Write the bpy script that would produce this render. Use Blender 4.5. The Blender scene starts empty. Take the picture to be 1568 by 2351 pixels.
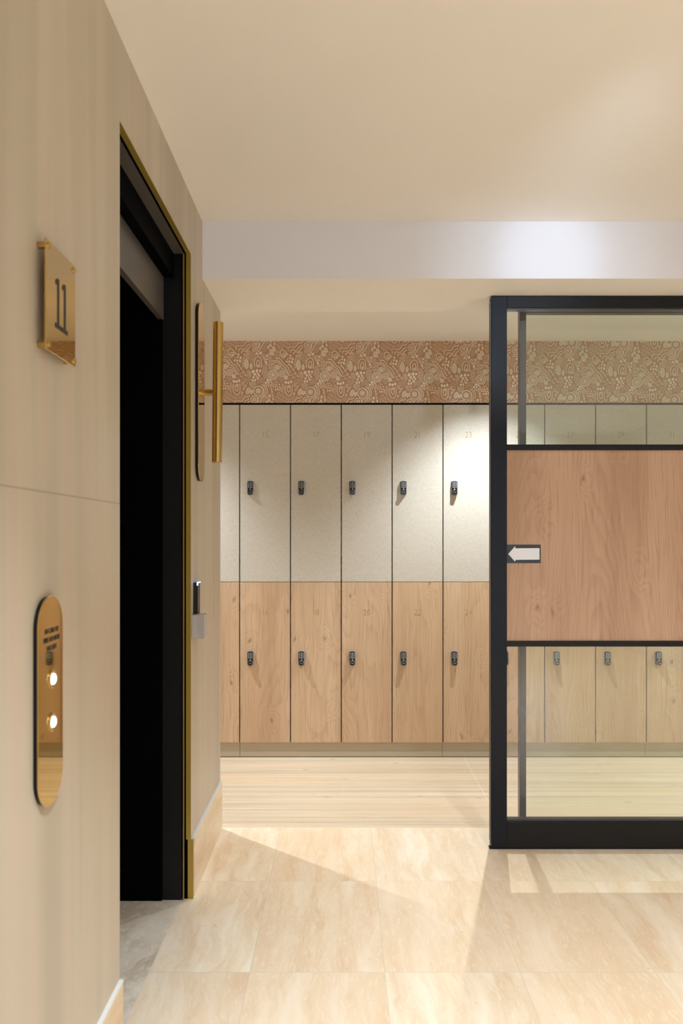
import bpy, bmesh, math, random
from mathutils import Vector, Matrix
S = bpy.context.scene
COL = S.collection
PI = math.pi

# ------------------------------------------------------------------ camera
F = 1739.0                      # focal length in pixels of the 1568x2351 frame
VX, VY, H = 788.0, 1237.0, 1.29  # vanishing point, lens height
cam_d = bpy.data.cameras.new('camera')
cam_d.sensor_fit = 'VERTICAL'
cam_d.sensor_height = 36.0
cam_d.lens = F / 2351 * 36.0
cam_d.shift_x = -(VX - 784.0) / 2351
cam_d.shift_y = (VY - 1175.5) / 2351
cam_d.clip_start = 0.05
cam_d.dof.use_dof = True
cam_d.dof.focus_distance = 4.0
cam_d.dof.aperture_fstop = 5.0
cam = bpy.data.objects.new('camera', cam_d)
cam.location = (0, 0, H)
cam.rotation_euler = (PI / 2, 0, 0)
COL.objects.link(cam)
S.camera = cam

# ------------------------------------------------------------------ world, exposure, lamps
S.view_settings.view_transform = 'Standard'
S.view_settings.look = 'None'
S.view_settings.gamma = 1.0
S.view_settings.use_curve_mapping = False
S.view_settings.exposure = 0.32
w = bpy.data.worlds.new('world')
w.use_nodes = True
w.node_tree.nodes['Background'].inputs[0].default_value = (0.9, 0.95, 1.0, 1)
w.node_tree.nodes['Background'].inputs[1].default_value = 1.0
S.world = w
S.cycles.max_bounces = 12
S.cycles.diffuse_bounces = 6
S.cycles.glossy_bounces = 6
S.cycles.transparent_max_bounces = 12
S.cycles.use_denoising = True
S.cycles.sample_clamp_indirect = 6.0

WARM = (0.80, 0.895, 1.0)
NEUT = (0.84, 0.93, 1.0)
LOCKER_W, CORE_W = 92.0, 165.0
LOCKER_LIGHTS = [(-1.27, 3.98), (0.828, 3.98), (2.93, 3.98)]
FRONT_LIGHTS = [(0.90, 1.29), (0.25, 0.15), (2.4, -0.6)]  # first follows the door's shadow; the other two are added fill
FRONT_W = (255.0, 375.0, 450.0)
Z_FRONT, Z_SOFFIT, Z_LOCK = 2.522, 2.300, 2.4545

def spot(name, loc, watts, color, size, blend, radius, target=None):
    d = bpy.data.lights.new(name, 'SPOT')
    d.energy = watts; d.color = color
    d.spot_size = size; d.spot_blend = blend; d.shadow_soft_size = radius
    o = bpy.data.objects.new(name, d)
    o.location = loc
    if target:
        o.rotation_euler = (Vector(target) - Vector(loc)).to_track_quat('-Z', 'Y').to_euler()
    COL.objects.link(o)
    return o
for x, y in LOCKER_LIGHTS:
    spot('locker_downlight_lamp', (x, y, Z_LOCK - 0.004), LOCKER_W, NEUT, math.radians(103), 0.5, 0.012)
    spot('locker_downlight_core', (x, y, Z_LOCK - 0.004), CORE_W, NEUT, math.radians(88), 0.7, 0.012)
for (x, y), wt in zip(FRONT_LIGHTS, FRONT_W):
    spot('front_downlight_lamp', (x, y, Z_FRONT - 0.004), wt, WARM, math.radians(124 if wt == 255.0 else 103), 0.9 if wt == 255.0 else 0.5, 0.03)
# added cool lamps, source unseen, for the glow on the bulkhead
spot('added_glow_lamp', (0.80, 1.36, 2.33), 26, (0.64, 0.81, 1.0), math.radians(20), 1.0, 0.03, (0.80, 2.94, 2.375))
spot('added_halo_lamp', (0.80, 1.36, 2.33), 24, (0.64, 0.81, 1.0), math.radians(40), 1.0, 0.03, (0.80, 2.94, 2.31))

# ------------------------------------------------------------------ node helpers
def mat(name, rough=0.5, metal=0.0, color=(0.8, 0.8, 0.8), spec=0.5):
    m = bpy.data.materials.new(name); m.use_nodes = True
    b = m.node_tree.nodes['Principled BSDF']
    b.inputs['Base Color'].default_value = (*color, 1)
    b.inputs['Roughness'].default_value = rough
    b.inputs['Metallic'].default_value = metal
    b.inputs['Specular IOR Level'].default_value = spec
    return m
class N:
    """small node-graph writer"""
    def __init__(s, m):
        s.t = m.node_tree; s.b = s.t.nodes['Principled BSDF']
    def n(s, typ, **kw):
        x = s.t.nodes.new(typ)
        for k, v in kw.items(): setattr(x, k, v)
        return x
    def l(s, a, b): s.t.links.new(a, b)
    def val(s, inp, v):
        if isinstance(v, bpy.types.NodeSocket): s.l(v, inp)
        else: inp.default_value = v
    def math(s, op, a, b=None, c=None):
        x = s.n('ShaderNodeMath', operation=op)
        s.val(x.inputs[0], a)
        if b is not None: s.val(x.inputs[1], b)
        if c is not None: s.val(x.inputs[2], c)
        return x.outputs[0]
    def vmath(s, op, a, b=None):
        x = s.n('ShaderNodeVectorMath', operation=op)
        s.val(x.inputs[0], a)
        if b is not None: s.val(x.inputs[1], b)
        return x.outputs[0]
    def mix(s, f, a, b, typ='MIX'):
        x = s.n('ShaderNodeMix', data_type='RGBA', blend_type=typ)
        s.val(x.inputs[0], f)
        s.val(x.inputs[6], (*a, 1) if isinstance(a, tuple) else a)
        s.val(x.inputs[7], (*b, 1) if isinstance(b, tuple) else b)
        return x.outputs[2]
    def noise(s, vec, scale=1.0, detail=3.0, rough=0.5, dist=0.0):
        x = s.n('ShaderNodeTexNoise')
        s.l(vec, x.inputs['Vector'])
        x.inputs['Scale'].default_value = scale; x.inputs['Detail'].default_value = detail
        x.inputs['Roughness'].default_value = rough; x.inputs['Distortion'].default_value = dist
        return x.outputs[0]
    def ramp(s, f, stops, mode='LINEAR'):
        x = s.n('ShaderNodeValToRGB'); r = x.color_ramp; r.interpolation = mode
        while len(r.elements) < len(stops): r.elements.new(0.5)
        for e, (p, c) in zip(r.elements, stops):
            e.position = p; e.color = (*c, 1) if len(c) == 3 else c
        s.l(f, x.inputs[0]); return x.outputs[0]
    def obj(s): return s.n('ShaderNodeTexCoord').outputs['Object']
    def pos(s): return s.n('ShaderNodeNewGeometry').outputs['Position']
    def rand(s): return s.n('ShaderNodeObjectInfo').outputs['Random']
    def xyz(s, v):
        x = s.n('ShaderNodeSeparateXYZ'); s.l(v, x.inputs[0]); return x.outputs
    def comb(s, a, b, c):
        x = s.n('ShaderNodeCombineXYZ')
        for i, v in enumerate((a, b, c)): s.val(x.inputs[i], v)
        return x.outputs[0]
    def bump(s, h, strength=0.2, dist=0.002):
        x = s.n('ShaderNodeBump'); x.inputs['Strength'].default_value = strength
        x.inputs['Distance'].default_value = dist
        s.l(h, x.inputs['Height']); s.l(x.outputs[0], s.b.inputs['Normal'])
    def color(s, c): s.l(c, s.b.inputs['Base Color'])

def g(*rgb):
    """8-bit sRGB to linear"""
    return tuple(((c / 255) / 12.92 if c / 255 <= 0.04045 else ((c / 255 + 0.055) / 1.055) ** 2.4) for c in rgb)

# ------------------------------------------------------------------ materials
def m_paint(name, c):
    m = mat(name, 0.85, color=c, spec=0.2); n = N(m)
    n.bump(n.noise(n.pos(), 180, 2), 0.05, 0.001)
    return m
M_CEIL = m_paint('warm_white_ceiling_paint', g(236, 230, 222))
M_BULK = m_paint('cool_lit_bulkhead_paint', g(226, 226, 232))  # cooler light on the bulkhead face is put into this paint
M_WALLP = m_paint('white_wall_paint', g(230, 225, 216))
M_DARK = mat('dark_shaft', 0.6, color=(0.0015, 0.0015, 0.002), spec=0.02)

def m_limestone(name, base, joint=None):
    m = mat(name, 0.42, spec=0.35); n = N(m); p = n.pos()
    x, y, z = n.xyz(p)[:3]
    band = n.noise(n.vmath('MULTIPLY', p, (6.5, 6.5, 0.3)), 1.0, 3, 0.5)
    soft = n.noise(n.vmath('MULTIPLY', p, (3.2, 3.2, 0.5)), 1.0, 3, 0.55)
    tint = n.noise(n.vmath('MULTIPLY', p, (13, 13, 0.8)), 1.0, 2, 0.5)
    fine = n.noise(n.vmath('MULTIPLY', p, (60, 60, 4)), 1.0, 3, 0.6)
    c = n.ramp(band, [(0.30, tuple(v * 0.80 for v in base)), (0.5, base), (0.70, tuple(min(1, v * 1.12) for v in base))])
    c = n.mix(n.math('MULTIPLY', n.math('SMOOTH_MIN', soft, 1.0, 0.1), 0.35), c, g(184, 168, 148))
    c = n.mix(n.ramp(tint, [(0.52, (0, 0, 0)), (0.66, (0.5, 0.5, 0.5))]), c, g(192, 171, 154))
    c = n.mix(n.ramp(tint, [(0.33, (0.4, 0.4, 0.4)), (0.45, (0, 0, 0))]), c, g(172, 164, 142))
    c = n.mix(n.math('MULTIPLY', fine, 0.12), c, g(205, 190, 168))
    if joint:
        d = n.math('ABSOLUTE', n.math('SUBTRACT', z, joint))
        near = n.math('LESS_THAN', y, 1.9)
        f = n.math('MULTIPLY', n.math('LESS_THAN', d, 0.0018), near)
        c = n.mix(n.math('MULTIPLY', f, 0.75), c, g(150, 136, 112))
    n.color(c)
    return m
M_STONEWALL = m_limestone('vein_cut_limestone_wall', g(190, 179, 160), joint=1.376)

def m_travertine(name, c_lo, c_mid, c_hi, grid=None, along='Y', rough=0.3):
    m = mat(name, rough, spec=0.45); n = N(m); p = n.pos()
    x, y, z = n.xyz(p)[:3]
    if grid:
        ox, oy, tx, ty = grid
        fx = n.math('DIVIDE', n.math('SUBTRACT', x, ox), tx)
        fy = n.math('DIVIDE', n.math('SUBTRACT', y, oy), ty)
        ix, iy = n.math('FLOOR', fx), n.math('FLOOR', fy)
        wn = n.n('ShaderNodeTexWhiteNoise', noise_dimensions='2D')
        n.l(n.comb(ix, iy, 0.0), wn.inputs['Vector'])
        r = wn.outputs['Value']
        off = n.vmath('SCALE', wn.outputs['Color']); off.node.inputs['Scale'].default_value = 30.0
        q = n.vmath('ADD', p, off)
    else:
        q = p; r = n.math('ADD', 0.5, 0.0)
    # a gentle warp, then stretch along the vein
    warp = n.n('ShaderNodeTexNoise'); n.l(q, warp.inputs['Vector']); warp.inputs['Scale'].default_value = 3.5; warp.inputs['Detail'].default_value = 3
    wq = n.vmath('ADD', q, n.vmath('MULTIPLY', n.vmath('SUBTRACT', warp.outputs['Color'], (0.5, 0.5, 0.5)), (0.11, 0.11, 0.11)))
    st = {'Y': (17, 2.3, 17), 'Z': (11, 11, 2.2), 'X': (2.2, 11, 11), 'D': (6, 4, 4)}[along]
    v = n.noise(n.vmath('MULTIPLY', wq, st), 1.0, 6, 0.62)
    cl = n.noise(n.vmath('MULTIPLY', wq, tuple(s * 0.35 for s in st)), 1.0, 3, 0.5)
    fine = n.noise(n.vmath('MULTIPLY', wq, tuple(s * 7 for s in st)), 1.0, 3, 0.7)
    c = n.ramp(v, [(0.28, c_lo), (0.47, c_mid), (0.62, c_hi), (0.8, tuple(min(1, a * 1.05) for a in c_hi))])
    c = n.mix(n.ramp(cl, [(0.48, (0, 0, 0)), (0.72, (0.75, 0.75, 0.75))]), c, c_lo)
    c = n.mix(n.math('MULTIPLY', r, 0.30), c, c_mid)
    if grid: c = n.mix(n.math('MULTIPLY', n.xyz(wn.outputs['Color'])[1], 0.42), c, g(226, 194, 156))
    c = n.mix(n.ramp(fine, [(0.52, (0, 0, 0)), (0.72, (0.6, 0.6, 0.6))]), c, c_hi)
    pits = n.noise(n.vmath('MULTIPLY', q, (70, 38, 70)), 1.0, 2, 0.5)
    c = n.mix(n.ramp(pits, [(0.70, (0, 0, 0)), (0.76, (0.35, 0.35, 0.35))]), c, tuple(a * 0.7 for a in c_lo))
    if grid:
        gx = n.math('ABSOLUTE', n.math('SUBTRACT', n.math('FRACT', n.math('ADD', fx, 0.5)), 0.5))
        gy = n.math('ABSOLUTE', n.math('SUBTRACT', n.math('FRACT', n.math('ADD', fy, 0.5)), 0.5))
        gr = n.math('MAXIMUM', n.math('LESS_THAN', gx, 0.0011 / tx), n.math('LESS_THAN', gy, 0.0011 / ty))
        c = n.mix(n.math('MULTIPLY', gr, 0.8), c, g(205, 190, 166))
    n.color(c)
    rr = n.math('MULTIPLY_ADD', fine, 0.12, rough - 0.06)
    n.l(rr, n.b.inputs['Roughness'])
    return m
M_TRAV = m_travertine('honed_travertine_tiles', g(214, 184, 148), g(230, 211, 182), g(240, 227, 206), grid=(0.124, 2.254, 0.402, 0.60))
M_TRAVBASE = m_travertine('travertine_skirting', g(206, 176, 138), g(222, 198, 164), g(232, 214, 188), along='Y', rough=0.4)
M_GREYTRAV = m_travertine('grey_travertine_threshold', g(170, 150, 122), g(222, 211, 194), g(238, 232, 220), along='D')

def m_wood(name, pal, rings=46.0, grain=(1.0, 1.0, 0.14), rough=0.45, knots=True, axis='Z', contrast=0.55, perobj=True):
    """wood drawn from the contour lines of one stretched noise: cathedral grain with streaks and knots"""
    m = mat(name, rough, spec=0.3); n = N(m)
    if perobj:
        p = n.obj(); off = n.n('ShaderNodeCombineXYZ'); r = n.rand()
        n.val(off.inputs[0], n.math('MULTIPLY', r, 37.0)); n.val(off.inputs[1], n.math('MULTIPLY', r, 11.0)); n.val(off.inputs[2], n.math('MULTIPLY', r, 91.0))
        p = n.vmath('ADD', p, off.outputs[0])
    else:
        p = n.pos()
    if axis == 'X':
        x, y, z = n.xyz(p)[:3]; p = n.comb(y, z, x)
    warp = n.n('ShaderNodeTexNoise'); n.l(n.vmath('MULTIPLY', p, (5, 5, 1.1)), warp.inputs['Vector']); warp.inputs['Detail'].default_value = 1
    wp = n.vmath('ADD', p, n.vmath('MULTIPLY', n.vmath('SUBTRACT', warp.outputs['Color'], (0.5, 0.5, 0.5)), (0.02, 0.02, 0.10)))
    # knots: bend the grain and darken a spot
    wx = n.xyz(wp); vo = n.n('ShaderNodeTexVoronoi', voronoi_dimensions='2D'); n.l(n.comb(n.math('MULTIPLY', wx[0], 4.2), n.math('MULTIPLY', wx[2], 2.6), 0.0), vo.inputs['Vector']); vo.inputs['Scale'].default_value = 1.0
    kd = vo.outputs['Distance']
    kb = n.ramp(kd, [(0.0, (1, 1, 1)), (0.26, (0, 0, 0))], 'EASE')
    base = n.noise(n.vmath('MULTIPLY', wp, tuple(3.1 * s for s in grain)), 1.0, 1.5, 0.4)
    hgt = n.math('ADD', n.math('MULTIPLY', base, rings), n.math('MULTIPLY', n.xyz(kb)[0], 3.0 if knots else 0.0))
    x0 = n.xyz(wp)[0]
    hgt = n.math('ADD', hgt, n.math('MULTIPLY', x0, 45.0))
    fr = n.math('FRACT', hgt)
    line = n.ramp(fr, [(0.0, (0.15, 0.15, 0.15)), (0.35, (0.0, 0.0, 0.0)), (0.8, (0.75, 0.75, 0.75)), (0.94, (1, 1, 1)), (1.0, (0.15, 0.15, 0.15))])
    streak = n.noise(n.vmath('MULTIPLY', wp, (95, 95, 2.6)), 1.0, 4, 0.65)
    fine = n.noise(n.vmath('MULTIPLY', wp, (420, 420, 9)), 1.0, 2, 0.6)
    broad = n.noise(n.vmath('MULTIPLY', wp, (7, 7, 0.5)), 1.0, 3, 0.5)
    c = n.ramp(broad, [(0.3, pal[0]), (0.5, pal[1]), (0.7, pal[2])])
    c = n.mix(n.math('MULTIPLY', n.xyz(line)[0], n.math('MULTIPLY', streak, contrast)), c, pal[3])
    c = n.mix(n.ramp(streak, [(0.50, (0, 0, 0)), (0.75, (0.45, 0.45, 0.45))]), c, pal[3])
    c = n.mix(n.ramp(fine, [(0.56, (0, 0, 0)), (0.75, (0.3, 0.3, 0.3))]), c, pal[2])
    if knots:
        wn = n.n('ShaderNodeTexWhiteNoise', noise_dimensions='3D'); n.l(vo.outputs['Position'], wn.inputs['Vector'])
        on = n.math('GREATER_THAN', wn.outputs['Value'], 0.55)
        kn = n.noise(n.vmath('MULTIPLY', wp, (60, 60, 45)), 1.0, 3, 0.6)
        kk = n.ramp(n.math('ADD', kd, n.math('MULTIPLY', kn, 0.05)), [(0.038, (0.55, 0.55, 0.55)), (0.055, (0.22, 0.22, 0.22)), (0.09, (0, 0, 0))])
        c = n.mix(n.math('MULTIPLY', n.xyz(kk)[0], on), c, pal[4])
    n.color(c)
    n.bump(streak, 0.06, 0.0006)
    return m
OAK = [g(198, 164, 132), g(208, 176, 144), g(218, 189, 158), g(166, 130, 98), g(116, 84, 58)]
M_OAK = m_wood('oak_veneer', OAK)
M_PANELOAK = m_wood('pinkish_oak_panel', [g(184, 148, 122), g(196, 161, 135), g(208, 176, 150), g(160, 122, 96), g(116, 84, 64)], rings=50.0)

def m_plank_floor():
    m = m_wood('pale_timber_look_floor', [g(206, 184, 152), g(218, 198, 168), g(226, 208, 180), g(176, 156, 130), g(128, 118, 108)],
               rings=7.0, grain=(1.6, 1.6, 0.1), rough=0.38, axis='X', contrast=0.5, perobj=False, knots=True)
    n = N(m); p = n.pos(); x, y, z = n.xyz(p)[:3]
    src = n.b.inputs['Base Color'].links[0].from_socket
    j = 0.712
    # joints between planks: rows of 0.337 m, end joint at 0.712
    fy = n.math('DIVIDE', n.math('SUBTRACT', y, 3.383), 0.337)
    gy = n.math('ABSOLUTE', n.math('SUBTRACT', n.math('FRACT', n.math('ADD', fy, 0.5)), 0.5))
    l1 = n.math('LESS_THAN', gy, 0.0009 / 0.337)
    l2 = n.math('LESS_THAN', n.math('ABSOLUTE', n.math('SUBTRACT', x, j)), 0.0016)
    band = n.noise(n.comb(n.math('MULTIPLY', x, 0.25), n.math('MULTIPLY', y, 26.0), 0.0), 1.0, 5, 0.7)
    c = n.mix(n.ramp(band, [(0.35, (0.8, 0.8, 0.8)), (0.52, (0, 0, 0))]), src, g(182, 166, 148))
    c = n.mix(n.ramp(band, [(0.55, (0, 0, 0)), (0.70, (0.5, 0.5, 0.5))]), c, g(228, 206, 174))
    st2 = n.noise(n.comb(n.math('MULTIPLY', x, 0.7), n.math('MULTIPLY', y, 75.0), 3.0), 1.0, 4, 0.65)
    c = n.mix(n.ramp(st2, [(0.54, (0, 0, 0)), (0.70, (0.7, 0.7, 0.7))]), c, g(170, 152, 134))
    st3 = n.noise(n.comb(n.math('MULTIPLY', x, 0.5), n.math('MULTIPLY', y, 9.0), 7.0), 1.0, 2, 0.5)
    c = n.mix(n.ramp(st3, [(0.50, (0, 0, 0)), (0.66, (0.55, 0.55, 0.55))]), c, g(222, 192, 160))
    c = n.mix(n.math('MULTIPLY', n.math('MAXIMUM', l1, l2), 0.7), c, g(232, 222, 204))
    n.color(c)
    return m
M_PLANK = m_plank_floor()

def m_linen():
    m = mat('woven_linen_laminate', 0.6, spec=0.25); n = N(m); p = n.pos()
    a = n.noise(n.vmath('MULTIPLY', p, (900, 900, 40)), 1.0, 2, 0.6)
    b = n.noise(n.vmath('MULTIPLY', p, (90, 90, 900)), 1.0, 2, 0.6)
    s = n.math('ADD', a, b)
    c = n.ramp(n.math('MULTIPLY', s, 0.5), [(0.34, g(184, 174, 159)), (0.5, g(203, 195, 182)), (0.66, g(217, 211, 201))])
    n.color(c); n.bump(s, 0.12, 0.0004)
    return m
M_LINEN = m_linen()
M_BLACKGAP = mat('black_carcass', 0.7, color=(0.006, 0.006, 0.007), spec=0.2)
M_PLINTH = m_paint('taupe_plinth_laminate', g(186, 172, 150))
M_FRAME = mat('satin_black_aluminium', 0.38, color=g(10, 16, 27), spec=0.25)  # blue of a reflection on the stile is put into the base colour
M_FRAMEDARK = mat('black_powder_coat', 0.45, color=g(10, 10, 12), spec=0.3)
M_REARSTILE = mat('charcoal_aluminium', 0.3, color=g(62, 62, 62), spec=0.5)
def m_brass(name, c, rough):
    m = mat(name, rough, 0.72 if 'trim' in name else 1.0, c); n = N(m); p = n.pos()
    a = n.noise(n.vmath('MULTIPLY', p, (30, 30, 700)), 1.0, 2, 0.5)
    n.l(n.math('MULTIPLY_ADD', a, 0.06, rough - 0.03), n.b.inputs['Roughness'])
    return m
M_MIRRORBRASS = mat('polished_brass', 0.035, 1.0, g(206, 178, 118))
M_BRUSHBRASS = m_brass('brushed_brass', g(194, 163, 100), 0.26)
M_TRIMBRASS = m_brass('aged_brass_trim', g(192, 166, 84), 0.35)
M_GOLDINK = mat('gold_foil_numeral', 0.5, 0.0, g(156, 140, 66))
M_BLACKP = mat('black_lock_plastic', 0.35, color=g(16, 17, 20), spec=0.5)
M_KEY = mat('white_key_dot', 0.4, color=g(225, 228, 232))
M_SILVER = mat('satin_silver_rim', 0.3, 0.8, g(176, 176, 176))
M_INK = mat('black_engraving', 0.5, color=g(28, 24, 30))
M_WHITE = mat('white_vinyl', 0.5, color=g(238, 242, 252))
M_VINYL = mat('black_vinyl', 0.35, color=g(34, 38, 44))
M_HEADLINER = mat('bronze_grey_metal', 0.38, 0.2, g(92, 86, 80))
M_CHALK = mat('white_caulk', 0.6, color=g(220, 222, 218))
def m_emit(name, c, s):
    m = mat(name, 0.4, color=c); b = m.node_tree.nodes['Principled BSDF']
    b.inputs['Emission Color'].default_value = (*c, 1); b.inputs['Emission Strength'].default_value = s
    return m
M_LED = m_emit('blue_led', g(120, 160, 255), 4.0)
M_BUTTON = m_emit('lit_white_button', g(225, 235, 255), 1.6)
M_LAMP = m_emit('lamp_disc', (1.0, 0.9, 0.75), 8.0)
M_FILLPANE = m_emit('added_fill_pane', g(208, 226, 255), 2.4)  # glow of the added window, cool fill for the room
def m_glass(name, tint, k=1.0):
    m = bpy.data.materials.new(name); m.use_nodes = True; t = m.node_tree
    for x in list(t.nodes): t.nodes.remove(x)
    out = t.nodes.new('ShaderNodeOutputMaterial'); mx = t.nodes.new('ShaderNodeMixShader')
    tr = t.nodes.new('ShaderNodeBsdfTransparent'); gl = t.nodes.new('ShaderNodeBsdfGlossy'); fr = t.nodes.new('ShaderNodeFresnel')
    tr.inputs[0].default_value = (*tint, 1); gl.inputs['Roughness'].default_value = 0.0; ge = t.nodes.new('ShaderNodeNewGeometry'); io = t.nodes.new('ShaderNodeMath'); io.operation = 'MULTIPLY_ADD'
    io.inputs[1].default_value = -0.83333; io.inputs[2].default_value = 1.5
    t.links.new(ge.outputs['Backfacing'], io.inputs[0]); t.links.new(io.outputs[0], fr.inputs['IOR'])
    mu = t.nodes.new('ShaderNodeMath'); mu.operation = 'MULTIPLY'; mu.inputs[1].default_value = k
    t.links.new(fr.outputs[0], mu.inputs[0]); t.links.new(mu.outputs[0], mx.inputs[0])
    t.links.new(tr.outputs[0], mx.inputs[1]); t.links.new(gl.outputs[0], mx.inputs[2]); t.links.new(mx.outputs[0], out.inputs[0])
    return m
M_GLASS = m_glass('clear_glass', (0.995, 0.995, 0.99))
M_GREENGLASS = m_glass('green_tinted_glass', (0.955, 0.995, 0.965))
M_ACRYL = mat('frosted_acrylic', 0.25, color=g(196, 190, 186)); M_ACRYL.node_tree.nodes['Principled BSDF'].inputs['Alpha'].default_value = 0.72

# ------------------------------------------------------------------ mesh helpers
class MB:
    def __init__(s): s.v = []; s.f = []; s.m = []
    def add(s, v, f, mi=0):
        o = len(s.v); s.v += [tuple(p) for p in v]; s.f += [tuple(i + o for i in q) for q in f]; s.m += [mi] * len(f)
        return s
    def box(s, x0, x1, y0, y1, z0, z1, mi=0):
        v = [(x0, y0, z0), (x1, y0, z0), (x1, y1, z0), (x0, y1, z0), (x0, y0, z1), (x1, y0, z1), (x1, y1, z1), (x0, y1, z1)]
        return s.add(v, [(0, 3, 2, 1), (4, 5, 6, 7), (0, 1, 5, 4), (1, 2, 6, 5), (2, 3, 7, 6), (3, 0, 4, 7)], mi)
    def prism(s, pts, a, b, M=None, mi=0):
        """outline pts in local (u,v), extruded along local w from a to b; M maps (u,v,w) to space"""
        n = len(pts); M = M or (lambda u, v, w: (u, v, w))
        v = [M(p[0], p[1], a) for p in pts] + [M(p[0], p[1], b) for p in pts]
        f = [tuple(range(n))[::-1], tuple(range(n, 2 * n))] + [(i, (i + 1) % n, n + (i + 1) % n, n + i) for i in range(n)]
        return s.add(v, f, mi)
    def lathe(s, prof, M, seg=32, mi=0):
        """profile (r,w) turned about local w"""
        v = []; f = []
        for r, wv in prof:
            for k in range(seg):
                a = 2 * PI * k / seg; v.append(M(r * math.cos(a), r * math.sin(a), wv))
        for i in range(len(prof) - 1):
            for k in range(seg):
                k2 = (k + 1) % seg
                f.append((i * seg + k, i * seg + k2, (i + 1) * seg + k2, (i + 1) * seg + k))
        f.append(tuple(range(seg))[::-1]); f.append(tuple((len(prof) - 1) * seg + k for k in range(seg)))
        return s.add(v, f, mi)
    def mesh(s, name, mats, bevel=0.0, smooth=False):
        me = bpy.data.meshes.new(name); me.from_pydata(s.v, [], s.f)
        for m in (mats if isinstance(mats, (list, tuple)) else [mats]): me.materials.append(m)
        for p, mi in zip(me.polygons, s.m): p.material_index = mi
        bm = bmesh.new(); bm.from_mesh(me)
        bmesh.ops.recalc_face_normals(bm, faces=bm.faces)
        if bevel:
            bmesh.ops.bevel(bm, geom=[e for e in bm.edges if e.calc_face_angle(0) > 0.6], offset=bevel, segments=2, affect='EDGES', profile=0.6)
        if smooth:
            for f in bm.faces: f.smooth = True
            for e in bm.edges:
                if e.calc_face_angle(0) > 0.7: e.smooth = False
        bm.to_mesh(me); bm.free(); me.update()
        return me
    def build(s, name, mats, parent=None, bevel=0.0, smooth=False, loc=None):
        o = bpy.data.objects.new(name, s.mesh(name, mats, bevel, smooth)); COL.objects.link(o)
        if parent: o.parent = parent
        if loc: o.location = loc
        return o
def tag(o, label=None, cat=None, group=None, kind=None):
    if label: o['label'] = label
    if cat: o['category'] = cat
    if group: o['group'] = group
    if kind: o['kind'] = kind
    return o
def empty(name, loc=(0, 0, 0), **k):
    o = bpy.data.objects.new(name, None); o.location = loc; o.empty_display_size = 0.1; COL.objects.link(o)
    return tag(o, **k)
def struct(mb, name, mats, label, cat, bevel=0.0):
    return tag(mb.build(name, mats, bevel=bevel), label, cat, kind='structure')
WALLM = lambda X: (lambda u, v, w: (X + w, u, v))      # u along Y, v up, w out of the left wall
FRONT = lambda Y: (lambda u, v, w: (u, Y - w, v))      # u along X, v up, w towards the camera
def capsule(cy, z0, z1, r, seg=24):
    pts = []
    for k in range(seg + 1):
        a = PI * k / seg; pts.append((cy + r * math.cos(a), z1 - r + r * math.sin(a)))
    for k in range(seg + 1):
        a = PI + PI * k / seg; pts.append((cy + r * math.cos(a), z0 + r + r * math.sin(a)))
    return pts
def text_mesh(name, body, size, offset=0.0, extrude=0.0003, align='CENTER'):
    cu = bpy.data.curves.new(name, 'FONT'); cu.body = body; cu.size = size; cu.offset = offset
    cu.extrude = extrude; cu.align_x = align; cu.align_y = 'CENTER'; cu.resolution_u = 6
    o = bpy.data.objects.new(name, cu); COL.objects.link(o)
    bpy.context.view_layer.update()
    me = bpy.data.meshes.new_from_object(o.evaluated_get(bpy.context.evaluated_depsgraph_get()))
    COL.objects.unlink(o); bpy.data.objects.remove(o)
    return me

# ------------------------------------------------------------------ setting
XW = -0.547                     # face of the stone wall on the left
XR = 3.3                        # right-hand wall
YB = -2.6                       # wall behind the photographer
Y_WEND = 3.371                  # end of the stone wall
Y_OPEN0, Y_OPEN1, Z_OPEN = 1.854, 2.716, 2.313
YL = 4.46                       # locker faces
XLL = -2.2                      # left wall of the locker room

f = MB().box(-0.578, XR, YB, 3.383, -0.05, 0.0)
struct(f, 'floor', M_TRAV, 'honed cream travertine tile floor', 'floor')
f = MB().box(XLL, XR, 3.383, YL + 0.1, -0.05, 0.0)
struct(f, 'floor_1', M_PLANK, 'pale timber-look plank floor in front of the lockers', 'floor')
f = MB().box(-1.7, -0.578, 1.6, 2.9, -0.05, 0.0)
struct(f, 'trim_1', M_GREYTRAV, 'grey veined stone threshold in the dark doorway', 'threshold')

c = MB().box(XW - 0.05, XR, YB, 2.95, Z_FRONT, Z_FRONT + 0.08)
struct(c, 'ceiling', M_CEIL, 'plain warm white ceiling of the front lobby', 'ceiling')
c = MB().box(XLL, XR, 3.36, YL + 0.1, Z_LOCK, Z_LOCK + 0.08)
struct(c, 'ceiling_1', M_CEIL, 'ceiling strip above the lockers', 'ceiling')
c = MB().box(XW, XR, 2.94, Y_WEND, Z_SOFFIT, Z_FRONT + 0.08)
bk = struct(c, 'ceiling_2', [M_BULK, M_CEIL], 'white bulkhead across the ceiling above the sliding door', 'bulkhead')
for p in bk.data.polygons:
    if p.normal.z < -0.5 or p.normal.y > 0.5: p.material_index = 1

# the left wall: one stone-clad mass with the doorway cut through
wl = MB()
wl.box(-1.7, XW, YB, Y_OPEN0, 0, Z_FRONT + 0.05)
wl.box(-1.7, XW, Y_OPEN1, Y_WEND, 0, Z_FRONT + 0.05)
wl.box(-0.72, XW, Y_OPEN0, Y_OPEN1, Z_OPEN + 0.001, Z_FRONT + 0.05)
struct(wl, 'wall_left', M_STONEWALL, 'beige vertically veined stone wall with the dark doorway', 'wall')
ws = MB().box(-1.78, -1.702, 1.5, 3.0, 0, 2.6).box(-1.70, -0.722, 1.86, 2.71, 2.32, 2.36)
struct(ws, 'wall_shaft', M_DARK, 'black depth of the unlit doorway', 'wall')

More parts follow.
